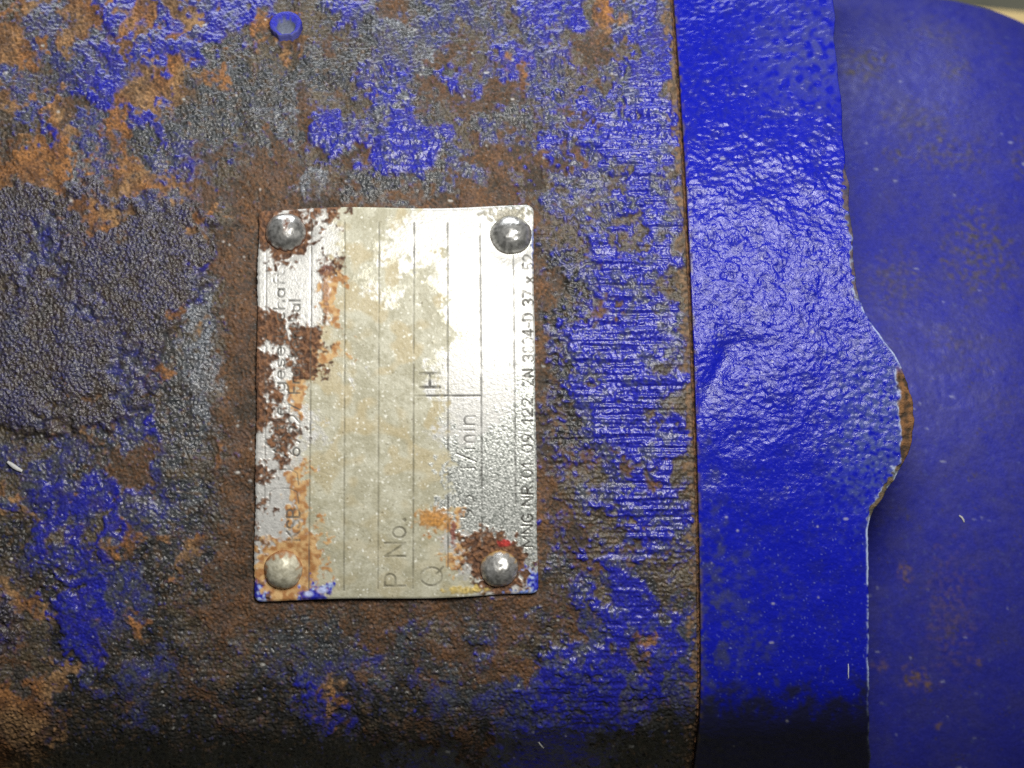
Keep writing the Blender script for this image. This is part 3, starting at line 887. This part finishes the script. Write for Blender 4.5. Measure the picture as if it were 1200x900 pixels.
def scuffed(x, y, a, b, c, R):
    cc, ro, me = bright(x, y, a, b, c, R)
    k = np.exp(-(((x - .05 - .15 * y) / .16) ** 2 + ((y - .28) / .42) ** 2)) * np.clip(.8 + .6 * b + .3 * a, 0, 1)
    k = np.maximum(k, sstep(.82, .98, R + .06 * a))
    return lerp(cc, rgb(.13, .055, .03), k[..., None]), lerp(ro, .7, k), lerp(me, .1, k)

def dulled(x, y, a, b, c, R):
    t = np.clip(.5 + .3 * a + .3 * b, 0, 1)
    cc = lerp(rgb(.52, .50, .39), rgb(.36, .34, .25), t[..., None])
    k = sstep(.72, 1.0, R + .1 * a + .12 * np.clip(y, -.5, 1))
    return lerp(cc, rgb(.30, .12, .035), (k * .9)[..., None]), .48 + .1 * t, lerp(np.full_like(R, .15), 0, k)

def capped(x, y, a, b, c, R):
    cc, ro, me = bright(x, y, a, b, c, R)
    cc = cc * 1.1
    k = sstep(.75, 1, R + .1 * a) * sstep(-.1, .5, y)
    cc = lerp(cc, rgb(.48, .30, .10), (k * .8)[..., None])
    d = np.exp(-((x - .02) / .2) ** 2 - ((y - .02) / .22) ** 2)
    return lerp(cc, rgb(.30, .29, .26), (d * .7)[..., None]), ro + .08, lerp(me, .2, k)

rivet(*RIV[0][:3], scuffed, 'steel rivet with a rusty scuff across its crown')
rivet(*RIV[1][:3], bright, 'cleanest bright steel rivet')
rivet(*RIV[2][:3], dulled, 'dull cream rivet in an orange rust ring')
rivet(*RIV[3][:3], capped, 'steel rivet beside a dab of red paint')

# ------------------------------------------------------------------ small blue plug with a hollow face
def plug(cu, cv, rad):
    prof = [(0, 6.0), (.25, 6.0), (.42, 6.3), (.50, 6.9), (.56, 8.8), (.62, 9.9), (.82, 10.3), (.93, 10.2), (.98, 9.6), (1.0, 7.5), (1.0, 3.0), (1.0, -4)]
    na = 72
    aa = np.linspace(0, 2 * math.pi, na, endpoint=False)
    Rm, Am = np.meshgrid([p[0] for p in prof], aa, indexing='ij')
    Hm = np.meshgrid([p[1] for p in prof], aa, indexing='ij')[0]
    wob = 1 + (.035 * np.sin(6 * Am + 1) + .03 * np.sin(9 * Am) + .02 * np.sin(15 * Am)) * np.clip(-np.sin(Am) + .4, 0, 1) * (Rm > .5)
    off = np.clip(1 - (Rm - .56) / .42, 0, 1)
    lx = Rm * rad * wob * np.cos(Am) + .8 * off
    ly = Rm * rad * .93 * wob * np.sin(Am) - 6.0 * off
    x, s = on_shell(np.full_like(lx, cu), np.full_like(lx, cv), 6)
    y, z, a, b = shell(s)
    P = np.stack([x + lx, y + b * ly + a * Hm, z - a * ly + b * Hm], -1)
    k = sample(n5, cu + lx, cv + ly)
    dish = 1 - sstep(.52, .66, Rm + .03 * k)
    c = lerp(rgb(.014, .017, .34), rgb(.105, .12, .17), dish[..., None]) * (1 + .12 * k[..., None])
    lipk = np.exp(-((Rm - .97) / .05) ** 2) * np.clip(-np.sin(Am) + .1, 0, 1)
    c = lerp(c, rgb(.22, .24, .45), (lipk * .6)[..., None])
    fin = np.stack([np.full_like(Rm, .55), np.zeros_like(Rm), np.full_like(Rm, .3)], -1)
    return mesh_grid('plug', P, np.clip(c, .004, .9), fin, M_FLANGE, pump, closed_u=True)
plug(335, 32, 19.5)

# ------------------------------------------------------------------ loose flecks lying on the coat
def fleck_thing(name, pts, width, thick, colour, label, cat, base):
    """a curled sliver: pts (u, v) along its length"""
    n = len(pts)
    rows = []
    for i, (a, b) in enumerate(pts):
        d = np.array(pts[min(i + 1, n - 1)]) - np.array(pts[max(i - 1, 0)])
        d = d / (np.hypot(*d) + 1e-9)
        nx_, ny_ = -d[1], d[0]
        wd = width * (.35 + .65 * math.sin(math.pi * (i + .5) / n))
        ring_ = [(-wd, 0), (-wd * .6, thick), (wd * .6, thick * 1.2), (wd, .1), (wd * .5, -.2), (-wd * .5, -.2)]
        rows.append([base(a + nx_ * q, b + ny_ * q, hq + .5 * math.sin(math.pi * i / max(n - 1, 1))) for q, hq in ring_])
    P = np.array(rows)
    ctr = P.reshape(-1, 3).mean(0)
    P = P - ctr
    cc = np.broadcast_to(colour, P.shape)
    fin = np.broadcast_to(np.array([.6, 0, .6], np.float32), P.shape)
    o = mesh_grid(name, P, cc, fin, M_PLATE, None, closed_u=True)
    o.matrix_world = WORLD @ Matrix.Translation(Vector(ctr) * S)
    o['label'] = label
    o['category'] = cat
    return o

def base_shell(lift):
    def f(a, b, hq):
        x, s = on_shell(a, b, lift)
        y, z, p, q = shell(s)
        hh_ = lift + hq
        return (float(x), float(y + p * hh_), float(z + q * hh_))
    return f

def base_housing(a, b, hq):
    px, py = a - 600, 450 - b
    x1_, y1_ = px * CR + py * SR, -px * SR + py * CR
    z = HZ + HR
    for _ in range(30):
        x = x1_ * (D - z) / D; y = y1_ * (D - z) / D
        r_ = float(barrel(np.array([x]))[0]) + 1.5 + hq
        z = HZ + math.sqrt(max(r_ * r_ - (y - HY) ** 2, 1))
    return (x, y, z)

casing_lift = float(sample(hgt, np.array([18.0]), np.array([547.0]))[0]) + 1.5
fleck_thing('paint_chip', [(9, 541), (13, 544), (17, 547), (21, 549.5), (26, 552)], 3.0, 1.6, rgb(.50, .50, .50),
            'pale grey paint chip lying on the dark pitted part of the casing', 'chip', base_shell(casing_lift))
fleck_thing('fibre', [(994, 776), (994.2, 781), (994, 786), (994.3, 792)], .8, .8, rgb(.55, .58, .68),
            'thin white upright fibre low on the smooth blue flange', 'fibre', base_shell(LIFT + 1.6))
fleck_thing('fibre', [(1124, 604), (1127, 606), (1129, 609), (1130, 612)], 1.2, .9, rgb(.50, .50, .48),
            'short curved pale fibre on the dull blue barrel beside the flange', 'fibre', base_housing)
fleck_thing('fibre', [(631, 868), (633, 870.5), (635, 873), (637, 875)], .9, .9, rgb(.62, .62, .60),
            'tiny slanted pale fibre on the lower blue part of the casing', 'fibre',
            base_shell(float(sample(hgt, np.array([634.0]), np.array([871.0]))[0]) + 1.2))

# ------------------------------------------------------------------ floor far below, seen past the barrel
def plain_material(name, c1, c2, scale, rough_):
    m = bpy.data.materials.new(name)
    m.use_nodes = True
    nd, ln = m.node_tree.nodes, m.node_tree.links
    n = nd.new('ShaderNodeTexNoise'); n.inputs['Scale'].default_value = scale; n.inputs['Detail'].default_value = 6
    tc = nd.new('ShaderNodeTexCoord'); ln.new(tc.outputs['Object'], n.inputs['Vector'])
    r_ = nd.new('ShaderNodeValToRGB')
    r_.color_ramp.elements[0].position = .3; r_.color_ramp.elements[1].position = .7
    r_.color_ramp.elements[0].color = (*c1, 1); r_.color_ramp.elements[1].color = (*c2, 1)
    ln.new(n.outputs['Fac'], r_.inputs[0]); ln.new(r_.outputs[0], nd['Principled BSDF'].inputs['Base Color'])
    nd['Principled BSDF'].inputs['Roughness'].default_value = rough_
    return m

def sheet(name, x0, x1, y0, y1, z, mat):
    me = bpy.data.meshes.new(name)
    me.from_pydata([(x0, y0, 0), (x1, y0, 0), (x1, y1, 0), (x0, y1, 0)], [], [(0, 1, 2, 3)])
    o = link(name, me, mat, None)
    o.location = (0, 0, z)
    o['kind'] = 'structure'
    return o
sheet('floor', -4, 4, -3, 4, 0, plain_material('olive_concrete', (.10, .098, .070), (.15, .145, .10), 30, .8))

def floor_point(u, v, height):
    """where the line of sight through (u, v) meets a level plane"""
    o_ = cam.matrix_world.translation
    d_ = (cam.matrix_world.to_3x3() @ Vector(((u - 600) / D, (450 - v) / D, -1)))
    return o_ + d_ * ((height - o_.z) / d_.z)

bt = .02
p0, p1 = floor_point(1090, 1, bt), floor_point(1260, 17, bt)
ax_ = (p1 - p0).normalized()
nr_ = Vector((ax_.y, -ax_.x, 0))
L0, L1, BW = -.9, .5, .14
me = bpy.data.meshes.new('board')
import bmesh
bm = bmesh.new()
corner = [(L0, 0), (L1, 0), (L1, BW), (L0, BW)]
vs = [bm.verts.new(Vector((a, b, hh_))) for hh_ in (.002, bt) for a, b in corner]
for f in ((3, 2, 1, 0), (4, 5, 6, 7), (0, 1, 5, 4), (1, 2, 6, 5), (2, 3, 7, 6), (3, 0, 4, 7)):
    bm.faces.new([vs[i] for i in f])
bmesh.ops.recalc_face_normals(bm, faces=bm.faces)
bmesh.ops.bevel(bm, geom=list(bm.edges), offset=.002, segments=2, affect='EDGES', profile=.5)
bm.to_mesh(me); bm.free()
board = link('board', me, plain_material('pale_yellow_wood', (.80, .58, .24), (.86, .66, .32), 14, .6), None)
board.matrix_world = Matrix(((ax_.x, nr_.x, 0, p0.x), (ax_.y, nr_.y, 0, p0.y), (0, 0, 1, 0), (0, 0, 0, 1)))
board['label'] = 'pale yellow wooden board on the floor behind the blue barrel'
board['category'] = 'board'
